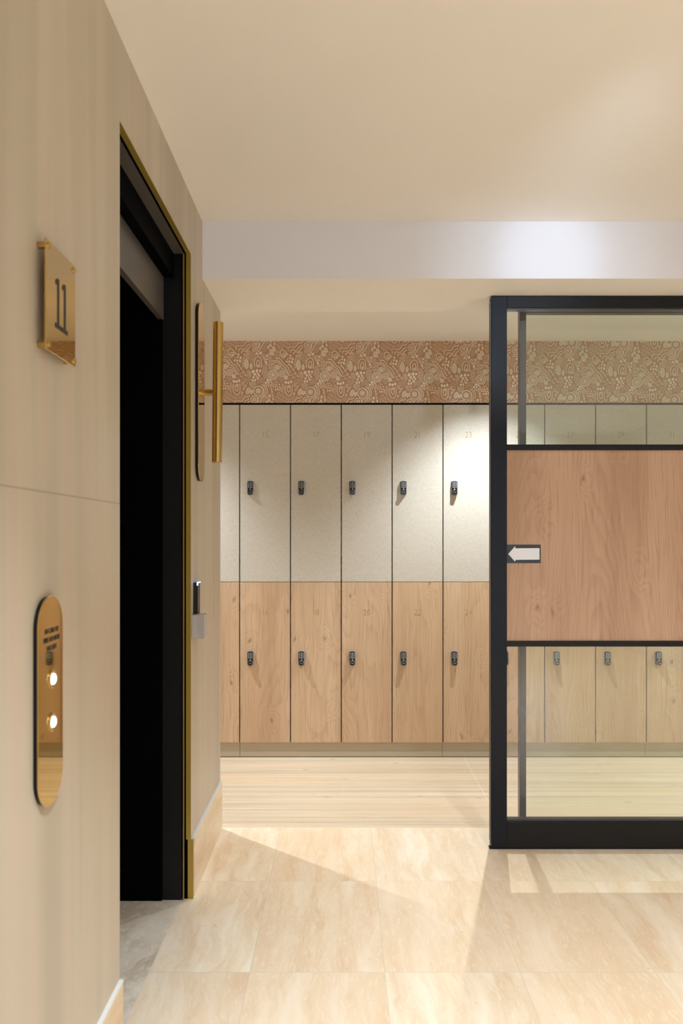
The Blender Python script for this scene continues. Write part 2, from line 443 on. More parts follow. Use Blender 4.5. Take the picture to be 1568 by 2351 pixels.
wb = MB().box(XLL, XR, YL + 0.02, YL + 0.12, 0, 2.55)
struct(wb, 'wall_back', M_WALLP, 'wall behind the lockers', 'wall')
wr = MB().box(XR, XR + 0.1, YB, YL + 0.1, 0, 2.6)
struct(wr, 'wall_right', M_WALLP, 'plain wall on the right outside the picture', 'wall')
wk = MB().box(XLL - 0.1, XLL, Y_WEND - 0.1, YL + 0.1, 0, 2.55).box(XLL, -1.7, Y_WEND - 0.1, Y_WEND, 0, 2.55)
struct(wk, 'wall_far', M_WALLP, 'plain wall closing the locker room on the left', 'wall')
# wall behind the photographer with an added glowing window for cool fill
wn = MB().box(XW - 0.3, 0.9, YB - 0.1, YB, 0, 2.6).box(2.7, XR + 0.1, YB - 0.1, YB, 0, 2.6)
wn.box(0.9, 2.7, YB - 0.1, YB, 0, 0.5).box(0.9, 2.7, YB - 0.1, YB, 2.1, 2.6)
struct(wn, 'wall_front', M_WALLP, 'plain wall behind the photographer', 'wall')
wd = empty('fill_window', (1.8, YB, 0.5), label='added glowing window for cool fill in the unseen wall behind the photographer', cat='window', kind='structure')
MB().box(-0.90, 0.90, -0.07, -0.05, 0, 1.6).build('pane', M_FILLPANE, wd)
fr = MB()
for a, b in ((-0.90, -0.86), (-0.02, 0.02), (0.86, 0.90)): fr.box(a, b, -0.045, 0.0, 0, 1.6)
for a, b in ((0, 0.04), (1.56, 1.6)): fr.box(-0.90, 0.90, -0.045, 0.0, a, b)
fr.build('window_frame', M_FRAMEDARK, wd)

# skirtings
for nm, y0, y1, lab in (('baseboard_left', YB, Y_OPEN0 - 0.002, 'tall travertine skirting on the near stretch of stone wall'),
                        ('baseboard_left.001', Y_OPEN1 + 0.018, Y_WEND, 'tall travertine skirting between the doorway and the wall end')):
    bb = MB().box(XW, XW + 0.009, y0, y1, 0, 0.206)
    o = struct(bb, nm, M_TRAVBASE, lab, 'skirting')
    MB().box(XW, XW + 0.010, y0, y1, 0.206, 0.213).build('edge_strip', M_CHALK, o)

# doorway: brass edge trims, black frame, overpanel
tb = MB().box(XW - 0.015, XW + 0.001, Y_OPEN0, Y_OPEN1, Z_OPEN - 0.003, Z_OPEN)
tb.box(XW - 0.016, XW + 0.001, Y_OPEN1 - 0.003, Y_OPEN1, 0.213, Z_OPEN)
tb.box(XW - 0.010, XW + 0.010, Y_OPEN1 - 0.003, Y_OPEN1, 0, 0.213)
tb.box(XW - 0.016, XW - 0.0005, Y_OPEN0, Y_OPEN0 + 0.001, 0, Z_OPEN)
struct(tb, 'trim_2', M_TRIMBRASS, 'thin brass edge trim round the dark doorway', 'trim')
dr = empty('door_1', (XW, 2.28, 0), label='black-framed doorway with grey overpanel and pitch dark interior', cat='doorway', kind='structure')
def inv(mb):   # children of door_1 are written in world coordinates
    mb.v = [(x - XW, y - 2.28, z) for x, y, z in mb.v]; return mb
fj = MB().box(-0.645, XW - 0.030, Y_OPEN1 - 0.012, Y_OPEN1 - 0.0005, 0.001, Z_OPEN - 0.005)
inv(fj).build('jamb', M_FRAMEDARK, dr)
fj = MB().box(-1.69, -0.646, Y_OPEN1 - 0.02, Y_OPEN1 - 0.0005, 0.001, Z_OPEN - 0.005)
inv(fj).build('reveal', M_DARK, dr)
fj = MB().box(-0.700, XW - 0.030, Y_OPEN0 + 0.001, Y_OPEN0 + 0.012, 0.001, Z_OPEN - 0.005)
inv(fj).build('jamb', M_FRAMEDARK, dr)
fj = MB().box(XW - 0.0245, XW - 0.0215, Y_OPEN1 - 0.016, Y_OPEN1 - 0.003, 0.001, Z_OPEN - 0.006)
inv(fj).build('bead', M_TRIMBRASS, dr)
fj = MB().box(XW - 0.024, XW - 0.0155, Y_OPEN0, Y_OPEN1 - 0.001, Z_OPEN - 0.002, Z_OPEN).box(XW - 0.030, XW - 0.0165, Y_OPEN1 - 0.0015, Y_OPEN1 - 0.0005, 0, Z_OPEN - 0.003).box(XW - 0.0168, XW - 0.0095, Y_OPEN1 - 0.002, Y_OPEN1 - 0.0003, 0, 0.213)
inv(fj).build('gasket', M_DARK, dr)
fj = MB().box(-0.605, XW - 0.022, Y_OPEN0, Y_OPEN1 - 0.013, Z_OPEN - 0.006, Z_OPEN - 0.004)
inv(fj).build('head_lining', M_HEADLINER, dr)
fj = MB().box(-0.640, -0.605, Y_OPEN0, Y_OPEN1 - 0.013, 2.222, Z_OPEN - 0.004)
inv(fj).build('head_frame', M_DARK, dr)
fj = MB().box(-0.66, -0.641, Y_OPEN0, Y_OPEN1 - 0.013, 2.072, 2.26)
inv(fj).build('overpanel', M_HEADLINER, dr)

# ------------------------------------------------------------------ wallpaper band
def wallpaper():
    U = 0.0025647 / 12.06
    random.seed(5)
    prims = []         # each a closed polygon list in (u,v)
    def ribbon(pts, w=14, smooth=True, closed=False):
        w *= 1.35
        P = [Vector(p) for p in pts]
        if smooth and len(P) > 2:
            Q = []; n = len(P); rng = n if closed else n - 1
            for i in range(rng):
                p0 = P[(i - 1) % n] if closed or i > 0 else P[0]; p1 = P[i]; p2 = P[(i + 1) % n]
                p3 = P[(i + 2) % n] if closed or i + 2 < n else P[-1]
                for k in range(4):
                    t = k / 4
                    Q.append(0.5 * ((2 * p1) + (p2 - p0) * t + (2 * p0 - 5 * p1 + 4 * p2 - p3) * t * t + (3 * p1 - p0 - 3 * p2 + p3) * t ** 3))
            if not closed: Q.append(P[-1])
            P = Q
        n = len(P); L = []; R = []
        for i in range(n):
            a = P[i - 1] if (closed or i > 0) else P[0]; b = P[(i + 1) % n] if (closed or i < n - 1) else P[-1]
            d = (b - a).normalized() if (b - a).length > 1e-6 else Vector((1, 0)); nn = Vector((-d.y, d.x)) * w / 2
            L.append(P[i] + nn); R.append(P[i] - nn)
        for i in range(n if closed else n - 1):
            j = (i + 1) % n; prims.append([L[i], L[j], R[j], R[i]])
    def ell(cx, cy, rx, ry, rot=0, seg=14):
        a0 = math.radians(rot); c, s_ = math.cos(a0), math.sin(a0); out = []
        for k in range(seg):
            a = 2 * PI * k / seg; x, y = rx * math.cos(a), ry * math.sin(a)
            out.append(Vector((cx + x * c - y * s_, cy + x * s_ + y * c)))
        return out
    def disc(cx, cy, rx, ry, rot=0): prims.append(ell(cx, cy, rx, ry, rot))
    def ring(cx, cy, r, w=14, ry=None, rot=0): ribbon([tuple(p) for p in ell(cx, cy, r, ry or r, rot, 20)], w, False, True)
    def inside(p, poly):
        r = False; n = len(poly)
        for i in range(n):
            a, b = poly[i], poly[(i + 1) % n]
            if (a[1] > p[1]) != (b[1] > p[1]) and p[0] < (b[0] - a[0]) * (p[1] - a[1]) / (b[1] - a[1]) + a[0]: r = not r
        return r
    def dots(poly, sp=36, r=9):
        xs = [p[0] for p in poly]; ys = [p[1] for p in poly]; y = min(ys); k = 0
        while y < max(ys):
            x = min(xs) + (sp / 2 if k % 2 else 0)
            while x < max(xs):
                q = (x + random.uniform(-6, 6), y + random.uniform(-5, 5))
                if inside(q, poly): prims.append(ell(q[0], q[1], r, r, 0, 6))
                x += sp
            y += sp * 0.87; k += 1
    def hatch(poly, d, ln, sp, w=10, gap=18):
        d = Vector(d).normalized(); nn = Vector((-d.y, d.x)); c = Vector((sum(p[0] for p in poly) / len(poly), sum(p[1] for p in poly) / len(poly)))
        for i in range(-18, 19):
            o = random.uniform(0, ln)
            for j in range(-9, 10):
                m = c + nn * i * sp + d * (j * (ln + gap) + o)
                if inside(m, poly):
                    l2 = ln * random.uniform(0.75, 1.05)
                    a, b = m - d * l2 / 2, m + d * l2 / 2; q = nn * w / 2
                    prims.append([a + q, b + q, b - q, a - q])
    def pins(lines, w=9):
        for a, b in lines:
            ribbon([a, b], w, False); prims.append(ell(b[0], b[1], 11, 11, 0, 6))
    def striped(cx, cy, rx, ry, rot=0):
        ring(cx, cy, rx, 11, ry, rot)
        a0 = math.radians(rot); c, s_ = math.cos(a0), math.sin(a0)
        k = -ry + 18
        while k < ry - 10:
            hw = rx * math.sqrt(max(0, 1 - (k / ry) ** 2)) - 8
            if hw > 5:
                A = (-hw, k + 10); B = (hw, k - 10)
                ribbon([(cx + p[0] * c - p[1] * s_, cy + p[0] * s_ + p[1] * c) for p in (A, B)], 9, False)
            k += 20
    def tick(x, y, fl=1, s=1.0, rot=0):
        a0 = math.radians(rot); c, s_ = math.cos(a0), math.sin(a0)
        R = lambda p: (x + (p[0] * c - p[1] * s_) * s, y + (p[0] * s_ + p[1] * c) * s)
        for q in ([(-12, 45), (-12, -40), (-34, -12)], [(14, 45), (14, -40), (38, -30)]): ribbon([R(p) for p in q], 10, False)
    for args in ((1038, 158, 95), (1038, 158, 42), (197, 770, 68), (197, 770, 30, 20), (80, 974, 135), (80, 974, 108, 8), (80, 974, 72), (80, 974, 26, 22),
                 (328, 934, 85), (328, 934, 44), (437, 1042, 48, 12), (437, 1042, 20, 18), (1115, 1449, 132), (1115, 1449, 65), (1115, 1449, 26, 20)): ring(*args)
    for a in ((1038, 158, 14, 14), (197, 770, 6, 6), (328, 934, 14, 14), (80, 974, 8, 8)): disc(*a)
    for c_ in ([(1290, 35), (1250, 75), (1180, 95), (1155, 130), (1150, 200), (1110, 270), (1050, 295), (945, 285)],
               [(1340, 30), (1290, 90), (1240, 140), (1200, 220), (1150, 300), (1080, 340), (940, 335)],
               [(510, 320), (500, 260), (530, 205), (600, 200), (680, 210), (730, 170), (780, 95), (860, 90), (900, 70), (912, 30)],
               [(580, 350), (570, 310), (610, 275), (720, 295), (770, 250), (810, 185), (870, 170), (890, 135)],
               [(665, 405), (650, 370), (690, 335), (790, 340), (830, 270), (880, 235), (905, 200)],
               [(375, 530), (310, 450), (280, 370), (300, 300), (360, 288), (420, 330), (505, 430)],
               [(405, 500), (350, 430), (345, 390), (385, 375), (430, 400), (465, 440)], [(430, 480), (395, 450), (400, 430), (440, 455)],
               [(1010, 780), (1005, 640), (1040, 540), (1110, 500), (1170, 530), (1205, 620), (1208, 805)],
               [(1062, 780), (1070, 660), (1110, 595), (1150, 640), (1165, 795)], [(1095, 800), (1098, 740), (1115, 725), (1130, 745), (1128, 800)],
               [(160, 520), (240, 515), (300, 550), (350, 620), (400, 690), (480, 740), (530, 830), (585, 919)],
               [(80, 605), (160, 570), (240, 590), (300, 650), (350, 730), (420, 770), (470, 850), (510, 925), (555, 975)],
               [(100, 650), (150, 620), (220, 630), (280, 690), (310, 790), (390, 810), (440, 880), (480, 940), (520, 1010)],
               [(425, 1250), (415, 1380), (430, 1470), (480, 1540), (530, 1555), (580, 1520), (610, 1440), (608, 1250)],
               [(470, 1280), (475, 1380), (500, 1440), (530, 1450), (555, 1400), (555, 1255)], [(498, 1270), (515, 1330), (535, 1260)],
               [(1400, 1350), (1400, 1290), (1460, 1270), (1520, 1225)], [(1450, 1350), (1470, 1310), (1530, 1290), (1555, 1250)], [(1530, 1350), (1565, 1315)],
               [(1150, 1305), (1230, 1360), (1275, 1450), (1260, 1535), (1252, 1559)], [(1200, 1270), (1270, 1320), (1320, 1420), (1315, 1500), (1302, 1554)],
               [(1255, 1250), (1330, 1330), (1370, 1450), (1345, 1550)]): ribbon(c_)
    for a in ((565, 440, 25, 32, -20), (548, 510, 22, 30, -20), (625, 530, 28, 38, -20), (485, 540, 14, 18), (462, 605, 22, 34, -20), (530, 605, 24, 34, -20), (605, 618, 28, 45, -20),
              (1065, 410, 24, 38, 20), (1135, 368, 20, 26, 20), (1108, 438, 20, 28, 10), (1185, 400, 32, 46, 30), (1365, 470, 24, 36), (1362, 565, 20, 28), (1327, 658, 32, 42), (1357, 725, 18, 26),
              (438, 1182, 36, 40), (513, 1190, 32, 40), (587, 1164, 30, 44), (970, 910, 38, 52, 20), (1075, 890, 34, 48, 20), (1163, 892, 28, 36, 20), (1015, 985, 32, 42, 30),
              (1103, 970, 26, 34, 30), (1138, 1025, 26, 32, 40), (1062, 1038, 20, 26, 40), (980, 1072, 30, 36, 20), (1098, 1097, 32, 32), (958, 1158, 32, 36), (1028, 1150, 24, 40, 10),
              (1378, 1150, 35, 42), (1328, 1222, 38, 32), (1445, 1163, 24, 28), (1405, 1222, 26, 28), (1480, 1198, 18, 20), (1357, 1285, 18, 22),
              (172, 1246, 20, 24), (255, 1238, 18, 24), (148, 1306, 14, 20), (200, 1306, 16, 22), (250, 1306, 14, 20), (155, 1382, 18, 28, 15), (215, 1378, 22, 30, 15)): disc(*a)
    for a in ((110, 255, 38, 75, -28), (45, 350, 48, 92, -28), (785, 700, 56, 135, -3), (915, 765, 32, 75, 0), (1390, 240, 20, 46, 0), (1450, 180, 26, 46, -15), (1465, 65, 26, 42, 0),
              (832, 1448, 52, 92, 20), (928, 1476, 32, 56, 15)): striped(*a)
    for a in ((530, 690, 1, 0.8, -30), (585, 745, 1, 0.8, -30), (640, 825, 1, 0.9, -30), (700, 925, 1, 0.9, -35), (765, 1010, 1, 0.9, -35), (760, 1310, 1, 0.9, 30), (710, 1385, 1, 0.9, 30),
              (665, 1500, 1, 0.9, 20), (1480, 1400, 1, 0.85, -8), (1495, 1480, 1, 0.85, -8), (1510, 1580, 1, 0.85, -5), (1530, 1670, 1, 0.9, -3), (120, 120, 1, 0.8, 0)): tick(*a)
    for poly in ([(90, 510), (150, 380), (210, 250), (290, 310), (260, 380), (300, 500), (160, 540)], [(850, 480), (900, 370), (1040, 370), (1050, 500), (990, 640), (930, 680), (840, 560)],
                 [(1160, 310), (1250, 110), (1370, 50), (1420, 70), (1350, 200), (1350, 290), (1310, 400), (1240, 360)], [(585, 30), (890, 30), (880, 70), (780, 80), (700, 185), (600, 170)],
                 [(650, 1110), (720, 1060), (900, 1060), (930, 1120), (850, 1200), (830, 1270), (760, 1230), (660, 1170)], [(210, 1110), (240, 1010), (330, 1040), (400, 1090), (560, 1040), (560, 1100), (380, 1140), (340, 1200), (280, 1150)],
                 [(1070, 1160), (1160, 1060), (1330, 1090), (1290, 1180), (1250, 1230), (1160, 1230), (1080, 1290)], [(1300, 1600), (1340, 1550), (1385, 1570), (1370, 1640), (1310, 1660)]): dots(poly)
    hatch([(140, 1640), (215, 1430), (430, 1490), (440, 1560), (560, 1620), (480, 1780), (140, 1780)], (38, -80), 80, 36)
    hatch([(680, 540), (700, 400), (860, 310), (900, 370), (840, 540)], (4, -30), 75, 26, 11, 10)
    hatch([(665, 760), (665, 580), (710, 580), (725, 770)], (-3, 30), 65, 24, 10, 12)
    hatch([(1390, 860), (1400, 380), (1480, 380), (1480, 480), (1545, 640), (1550, 860)], (0, 30), 80, 24, 10, 14)
    hatch([(1190, 1000), (1240, 720), (1310, 720), (1390, 900), (1380, 1080), (1300, 1110)], (55, 100), 75, 24, 9, 10)
    hatch([(565, 1090), (580, 950), (690, 960), (690, 1090)], (100, 15), 100, 22, 8, 30)
    hatch([(110, 1210), (140, 1120), (250, 1130), (230, 1240)], (35, -80), 60, 22, 7, 10)
    pins([((1190, 460), (1290, 610)), ((1220, 440), (1310, 600)), ((1250, 420), (1330, 590)), ((1295, 420), (1345, 520)), ((900, 1060), (812, 885))][:4])
    pins([((830, 1060), (808, 885)), ((865, 1060), (845, 915)), ((895, 1050), (862, 880)), ((925, 1040), (895, 910))], 8)
    pins([((270, 1330), (270, 1410)), ((275, 1300), (315, 1445)), ((305, 1300), (355, 1450)), ((370, 1400), (325, 1230)), ((385, 1350), (365, 1220))], 8)
    pins([((650, 1195), (658, 1285)), ((680, 1190), (690, 1305)), ((712, 1190), (716, 1290)), ((880, 1200), (878, 1280))], 8)
    pins([((905, 1205), (905, 1330)), ((930, 1205), (942, 1360)), ((962, 1200), (975, 1345)), ((992, 1200), (1015, 1330)), ((1022, 1200), (1040, 1280))], 8)
    # replicate over the repeat of the paper and trim to the band
    T, B = 36.0, 1747.0
    v = []; fcs = []
    def clip(poly, lim, keep_less):
        out = []
        for i in range(len(poly)):
            a, b = poly[i], poly[(i + 1) % len(poly)]
            ia = (a.y <= lim) if keep_less else (a.y >= lim); ib = (b.y <= lim) if keep_less else (b.y >= lim)
            if ia: out.append(a)
            if ia != ib: out.append(a.lerp(b, (lim - a.y) / (b.y - a.y)))
        return out
    tv = lambda p: ((620 + p.x / 12.06 - VX) * 0.0025647, YL - 0.0006, H + (VY - 780 - p.y / 12.06) * 0.0025647)
    for i in range(-9, 14):
        for j in (-1, 0, 1):
            sh = Vector((1440 * i - 38 * j, 30 * i + 1524 * j))
            for pr in prims:
                q = [p + sh for p in pr]; ys = [p.y for p in q]
                if max(ys) <= T or min(ys) >= B: continue
                if min(ys) < T: q = clip(q, T, False)
                if len(q) > 2 and max(ys) > B: q = clip(q, B, True)
                if len(q) < 3: continue
                P = [tv(p) for p in q]
                if P[0][0] < XLL + 0.03 or P[0][0] > XR - 0.03: continue
                o = len(v); v += P; fcs.append(tuple(range(o, o + len(q))))
    mb = MB().box(XLL, XR, YL, YL + 0.02, 2.091, Z_LOCK)
    mb.add(v, fcs, 1)
    me = bpy.data.meshes.new('wallpaper'); me.from_pydata(mb.v, [], mb.f)
    bp = mat('tan_wallpaper_ground', 0.7, color=g(188, 147, 115), spec=0.2); ip = mat('cream_wallpaper_print', 0.7, color=g(240, 231, 216), spec=0.2)
    me.materials.append(bp); me.materials.append(ip)
    for p, mi in zip(me.polygons, mb.m): p.material_index = mi
    o = bpy.data.objects.new('trim_3', me); COL.objects.link(o)
    tag(o, 'tan wallpaper band with cream line motifs above the lockers', 'wallpaper', kind='structure')
wallpaper()

# ------------------------------------------------------------------ lockers
PITCH, X0 = 0.2995, -0.0115
Z_P, Z_M, Z_T = 0.0896, 1.036, 2.080
pl = MB(); xs = X0 + PITCH * 2 + 0.004
for a, b in ((XLL, -0.611), (-0.609, 0.583), (0.585, 1.781), (1.783, XR)):
    pl.box(a, b, YL + 0.012, YL + 0.03, 0.004, Z_P)
pl.box(XLL, XR, YL + 0.016, YL + 0.028, 0.0, Z_P - 0.001, 1)
struct(pl, 'baseboard_back', [M_PLINTH, M_BLACKGAP], 'taupe plinth running under the lockers', 'plinth')
bk = MB().box(XLL, XR, YL + 0.004, YL + 0.018, Z_T, 2.091)
struct(bk, 'trim_4', M_BLACKGAP, 'thin black shadow strip along the locker tops', 'trim')
for nm, a, b in (('trim_5', XLL, X0 - PITCH * 4), ('trim_6', X0 + PITCH * 8, XR)):
    mb = MB().box(a, b - 0.002, YL, YL + 0.018, Z_P, Z_M - 0.002).box(a, b - 0.002, YL, YL + 0.018, Z_M, Z_T)
    mb.m[:6] = [1] * 6
    struct(mb, nm, [M_LINEN, M_OAK], 'filler panel at the end of the locker run', 'panel')

def door_mesh(z0, z1, m):
    mb = MB().box(-PITCH / 2 + 0.0035, PITCH / 2 - 0.0035, -0.018, 0.0, z0 + 0.0015, z1 - 0.0015)
    me = mb.mesh('door', m, bevel=0.0006); return me
def carcass_mesh(z0, z1):
    mb = MB(); a = PITCH / 2
    mb.box(-a, a, 0.002, 0.014, z0, z1)
    return mb.mesh('carcass', M_BLACKGAP)
ME_DU, ME_DL = door_mesh(Z_M, Z_T, M_LINEN), door_mesh(Z_P, Z_M, M_OAK)
ME_CU, ME_CL = carcass_mesh(Z_M, Z_T), carcass_mesh(Z_P, Z_M)
def lock_outline(wd, h, r_top, seg=8):
    pts = []
    # rounded bottom, slightly crowned top
    for k in range(seg + 1):
        a = PI + PI * k / seg; pts.append((wd / 2 * math.cos(a), -h / 2 + wd * 0.30 + wd * 0.30 * math.sin(a)))
    for k in range(seg + 1):
        t = k / seg; x = wd / 2 - wd * t; pts.append((x, h / 2 - 0.004 + 0.004 * math.sin(PI * t)))
    return pts
LW, LH = 0.0325, 0.082
ME_LOCK = MB().prism(lock_outline(LW, LH, 0), 0, 0.021, lambda u, v, w_: (u, -w_, v)).mesh('lock', M_BLACKP, bevel=0.0014, smooth=True)
ME_RIM = MB().prism(lock_outline(LW + 0.005, LH + 0.005, 0), 0, 0.006, lambda u, v, w_: (u, -w_, v)).mesh('rim', M_SILVER, bevel=0.0008, smooth=True)
ME_KEY = MB().lathe([(0.0024, 0.020), (0.0024, 0.0222), (0.0016, 0.0228)], lambda a, b, w_: (a, -w_, b), 10).mesh('key', M_KEY, smooth=True)
dm = MB().lathe([(0.0130, 0.020), (0.0130, 0.032), (0.0118, 0.0335)], lambda a, b, w_: (a, -w_, b), 24)
dm.box(-0.0070, 0.0070, -0.0342, -0.0334, -0.0018, 0.0010, 1)
ME_DIAL = dm.mesh('dial', [M_BLACKP, M_SILVER], smooth=False)
ME_DIALRING = MB().lathe([(0.0142, 0.020), (0.0142, 0.0215), (0.0130, 0.0225)], lambda a, b, w_: (a, -w_, b), 24).mesh('dial_ring', M_SILVER, smooth=True)
KEYS = [(sx * 0.0092, 0.0300 - 0.0084 * r) for sx in (-1, 1) for r in range(4)] + [(0.0, 0.0333 - 0.0084 * r) for r in range(6)]
def link(name, me, parent, loc=(0, 0, 0)):
    o = bpy.data.objects.new(name, me); o.parent = parent; o.location = loc; COL.objects.link(o); return o
def make_locker(up):
    r = bpy.data.objects.new('locker', None); r.empty_display_size = 0.1; COL.objects.link(r)
    link('carcass', ME_CU if up else ME_CL, r)
    link('door', ME_DU if up else ME_DL, r)
    zl = (H + (VY - 1121) * 0.0025647) if up else (H + (VY - 1511) * 0.0025647)
    lk = link('lock', ME_LOCK, r, (-PITCH / 2 + 0.0655, -0.018, zl))
    link('rim', ME_RIM, lk)
    for kx, kz in KEYS: link('key', ME_KEY, lk, (kx, 0, kz))
    link('dial_ring', ME_DIALRING, lk, (0, 0, -0.0250)); link('dial', ME_DIAL, lk, (0, 0, -0.0250))
    return r
def copy_tree(o, parent=None):
    c = o.copy(); COL.objects.link(c); c.parent = parent
    for ch in list(o.children): copy_tree(ch, c)
    return c
protos = {True: make_locker(True), False: make_locker(False)}
used = set()
for k in range(-4, 8):
    for up in (True, False):
        num = 15 + 2 * (k + 2) + (0 if up else 1)
        pr = protos[up]
        if up in used: o = copy_tree(pr)
        else: o = pr
        # number is added afterwards, so the prototype is only marked used here
        o.location = (X0 + PITCH * (k + 0.5), YL + 0.018, 0)
        o['num'] = num
        used.add(up)
for o in [x for x in list(COL.objects) if x.name.split('.')[0] == 'locker' and x.parent is None]:
    num = o['num']; del o['num']; up = num % 2 == 1
    me = text_mesh('number', str(num), 0.050, -0.0011)
    me.materials.clear(); me.materials.append(M_GOLDINK)
    z = H + (VY - (998.5 if up else 1406.5)) * 0.0025647
    d = [c for c in o.children if c.name.startswith('door')][0]
    t = bpy.data.objects.new('number', me); t.parent = d; COL.objects.link(t)
    t.rotation_euler = (PI / 2, 0, 0); t.location = (0, -0.0184, z); t.scale = (0.86, 1, 1)
    what = 'upper linen-textured beige locker' if up else 'lower oak-veneered locker'
    if num in (15, 16, 17, 18, 19, 20, 21, 22, 23, 24): lab = '%s numbered %d with a black keypad lock' % (what, num)
    elif num in (13, 14): lab = '%s cut off by the end of the stone wall' % what
    elif num == 25: lab = '%s seen half behind the stile of the sliding door, numbered 25' % what
    elif num == 26: lab = '%s behind glass just right of the sliding door stile, numbered 26' % what
    elif num < 33: lab = '%s numbered %d, seen behind the glass sliding door' % (what, num)
    else: lab = '%s numbered %d at the end of the run' % (what, num)
    tag(o, lab, 'locker', 'upper linen lockers' if up else 'lower oak lockers')

# ------------------------------------------------------------------ sliding glass door
YD = 3.142; sc = YD / F
px = lambda x: (x - VX) * sc
pz = lambda y: H + (VY - y) * sc
DX0, DX1 = px(1128), 1.95
ZT, ZB = 2.296, 0.008
d = empty('door_2', (DX0, YD + 0.02, 0), label='black-framed glass sliding door with oak middle panel', cat='sliding door', kind='structure')
def rel(mb, r=None):
    ox, oy, oz = (r or d).location; mb.v = [(x - ox, y - oy, z - oz) for x, y, z in mb.v]; return mb
YD2 = YD + 0.040
rel(MB().box(DX0, px(1164), YD, YD2, ZB, ZT)).build('stile', M_FRAME, d, bevel=0.0015)
rel(MB().box(DX1 - 0.065, DX1, YD, YD2, ZB, ZT)).build('stile', M_FRAME, d, bevel=0.0015)
rel(MB().box(px(1164), DX1 - 0.065, YD, YD2, pz(706), ZT)).build('rail', M_FRAMEDARK, d, bevel=0.001)
rel(MB().box(px(1164), DX1 - 0.065, YD, YD2, ZB, pz(1887))).build('rail', M_FRAMEDARK, d, bevel=0.001)
rel(MB().box(px(1164), DX1 - 0.065, YD + 0.004, YD2, pz(1033), pz(1020))).build('rail', M_FRAMEDARK, d, bevel=0.001)
rel(MB().box(px(1164), DX1 - 0.065, YD + 0.004, YD2, pz(1485), pz(1472))).build('rail', M_FRAMEDARK, d, bevel=0.001)
rel(MB().box(px(1164), DX1 - 0.065, YD + 0.012, YD + 0.034, pz(1472), pz(1033))).build('wood_panel', M_PANELOAK, d)
rel(MB().box(px(1164), DX1 - 0.065, YD + 0.018, YD + 0.026, pz(1021), pz(705))).build('glass_pane', M_GLASS, d)
rel(MB().box(px(1164), DX1 - 0.065, YD + 0.018, YD + 0.026, pz(1888), pz(1484))).build('glass_pane', M_GLASS, d)
rel(MB().box(px(1164), DX1 - 0.065, YD + 0.008, YD + 0.036, pz(1887), pz(1882))).build('glazing_bead', M_REARSTILE, d)
rel(MB().box(px(1164), DX1 - 0.065, YD + 0.008, YD + 0.036, pz(710), pz(706))).build('glazing_bead', M_REARSTILE, d)
rel(MB().box(px(1164) - 0.001, px(1166), YD + 0.006, YD + 0.034, pz(1525), pz(1496))).build('pull', M_FRAMEDARK, d)
rel(MB().box(DX0 - 0.003, DX0, YD + 0.006, YD + 0.034, 0.03, ZT - 0.02)).build('edge_seal', M_HEADLINER, d)
rel(MB().box(DX0 - 0.006, DX1, YD + 0.008, YD + 0.03, 0.0, 0.007)).build('floor_guide', M_FRAMEDARK, d)
# arrow sign on the wooden panel
sg = empty('arrow_sign', (px(1204), YD + 0.012, pz(1271.5)), label='black sign with a white left-pointing arrow on the oak door panel', cat='sign')
MB().box(px(1164.2) - px(1204), px(1243) - px(1204), -0.0015, 0.0, pz(1293) - pz(1271.5), pz(1250.5) - pz(1271.5)).build('backing', M_VINYL, sg)
ap = [(1168, 1272), (1184, 1254), (1184.5, 1259), (1240, 1258.5), (1240, 1285), (1184.5, 1285.5), (1184, 1290)]
MB().prism([((x - 1204) * sc, (1271.5 - y) * sc) for x, y in ap], 0.0015, 0.0022, lambda u, v, w_: (u, -w_, v)).build('arrow', M_WHITE, sg)

# fixed glazed panel behind the sliding door
YG = 3.285; sg2 = YG / F
gx = lambda x: (x - VX) * sg2
wf = empty('window_1', (gx(1193), YG, 0), label='fixed glazed screen standing behind the sliding door', cat='glazed screen', kind='structure')
R2 = lambda mb: rel(mb, wf)
R2(MB().box(gx(1193), gx(1208), YG, YG + 0.035, 0.002, Z_SOFFIT - 0.004)).build('stile', M_REARSTILE, wf, bevel=0.001)
R2(MB().box(XR - 0.04, XR - 0.004, YG, YG + 0.035, 0.002, Z_SOFFIT - 0.004)).build('stile', M_REARSTILE, wf)
R2(MB().box(gx(1208), XR - 0.04, YG, YG + 0.035, 0.002, 0.045)).build('rail', M_REARSTILE, wf)
R2(MB().box(gx(1208), XR - 0.04, YG, YG + 0.035, Z_SOFFIT - 0.03, Z_SOFFIT - 0.004)).build('rail', M_REARSTILE, wf)
R2(MB().box(gx(1208), XR - 0.04, YG + 0.014, YG + 0.022, 0.045, Z_SOFFIT - 0.03)).build('glass_pane', M_GREENGLASS, wf)

# ------------------------------------------------------------------ things on the stone wall
# square brass plaque with the number 11 on four stand-offs
pq = empty('wall_plaque', (XW, 1.4200, 1.727), label='square polished brass plaque marked 11 on four stand-offs', cat='plaque')
hw, hh = 0.0735, 0.099
MB().box(0.0155, 0.0190, -hw, hw, -hh, hh).build('plate', M_MIRRORBRASS, pq, bevel=0.0006)
for a in (-1, 1):
    for b in (-1, 1):
        y, z = a * (hw - 0.010), b * (hh - 0.010)
        MB().lathe([(0.006, 0.0), (0.006, 0.0155)], lambda u, v, w_: (w_, y + u, z + v), 20).build('standoff', M_BRUSHBRASS, pq, smooth=True)
        MB().lathe([(0.0055, 0.0190), (0.0055, 0.0215), (0.0045, 0.0225)], lambda u, v, w_: (w_, y + u, z + v), 20).build('screw_cap', M_BRUSHBRASS, pq, smooth=True)
pm = lambda u, v, w_: (0.0190 + w_, u, v)
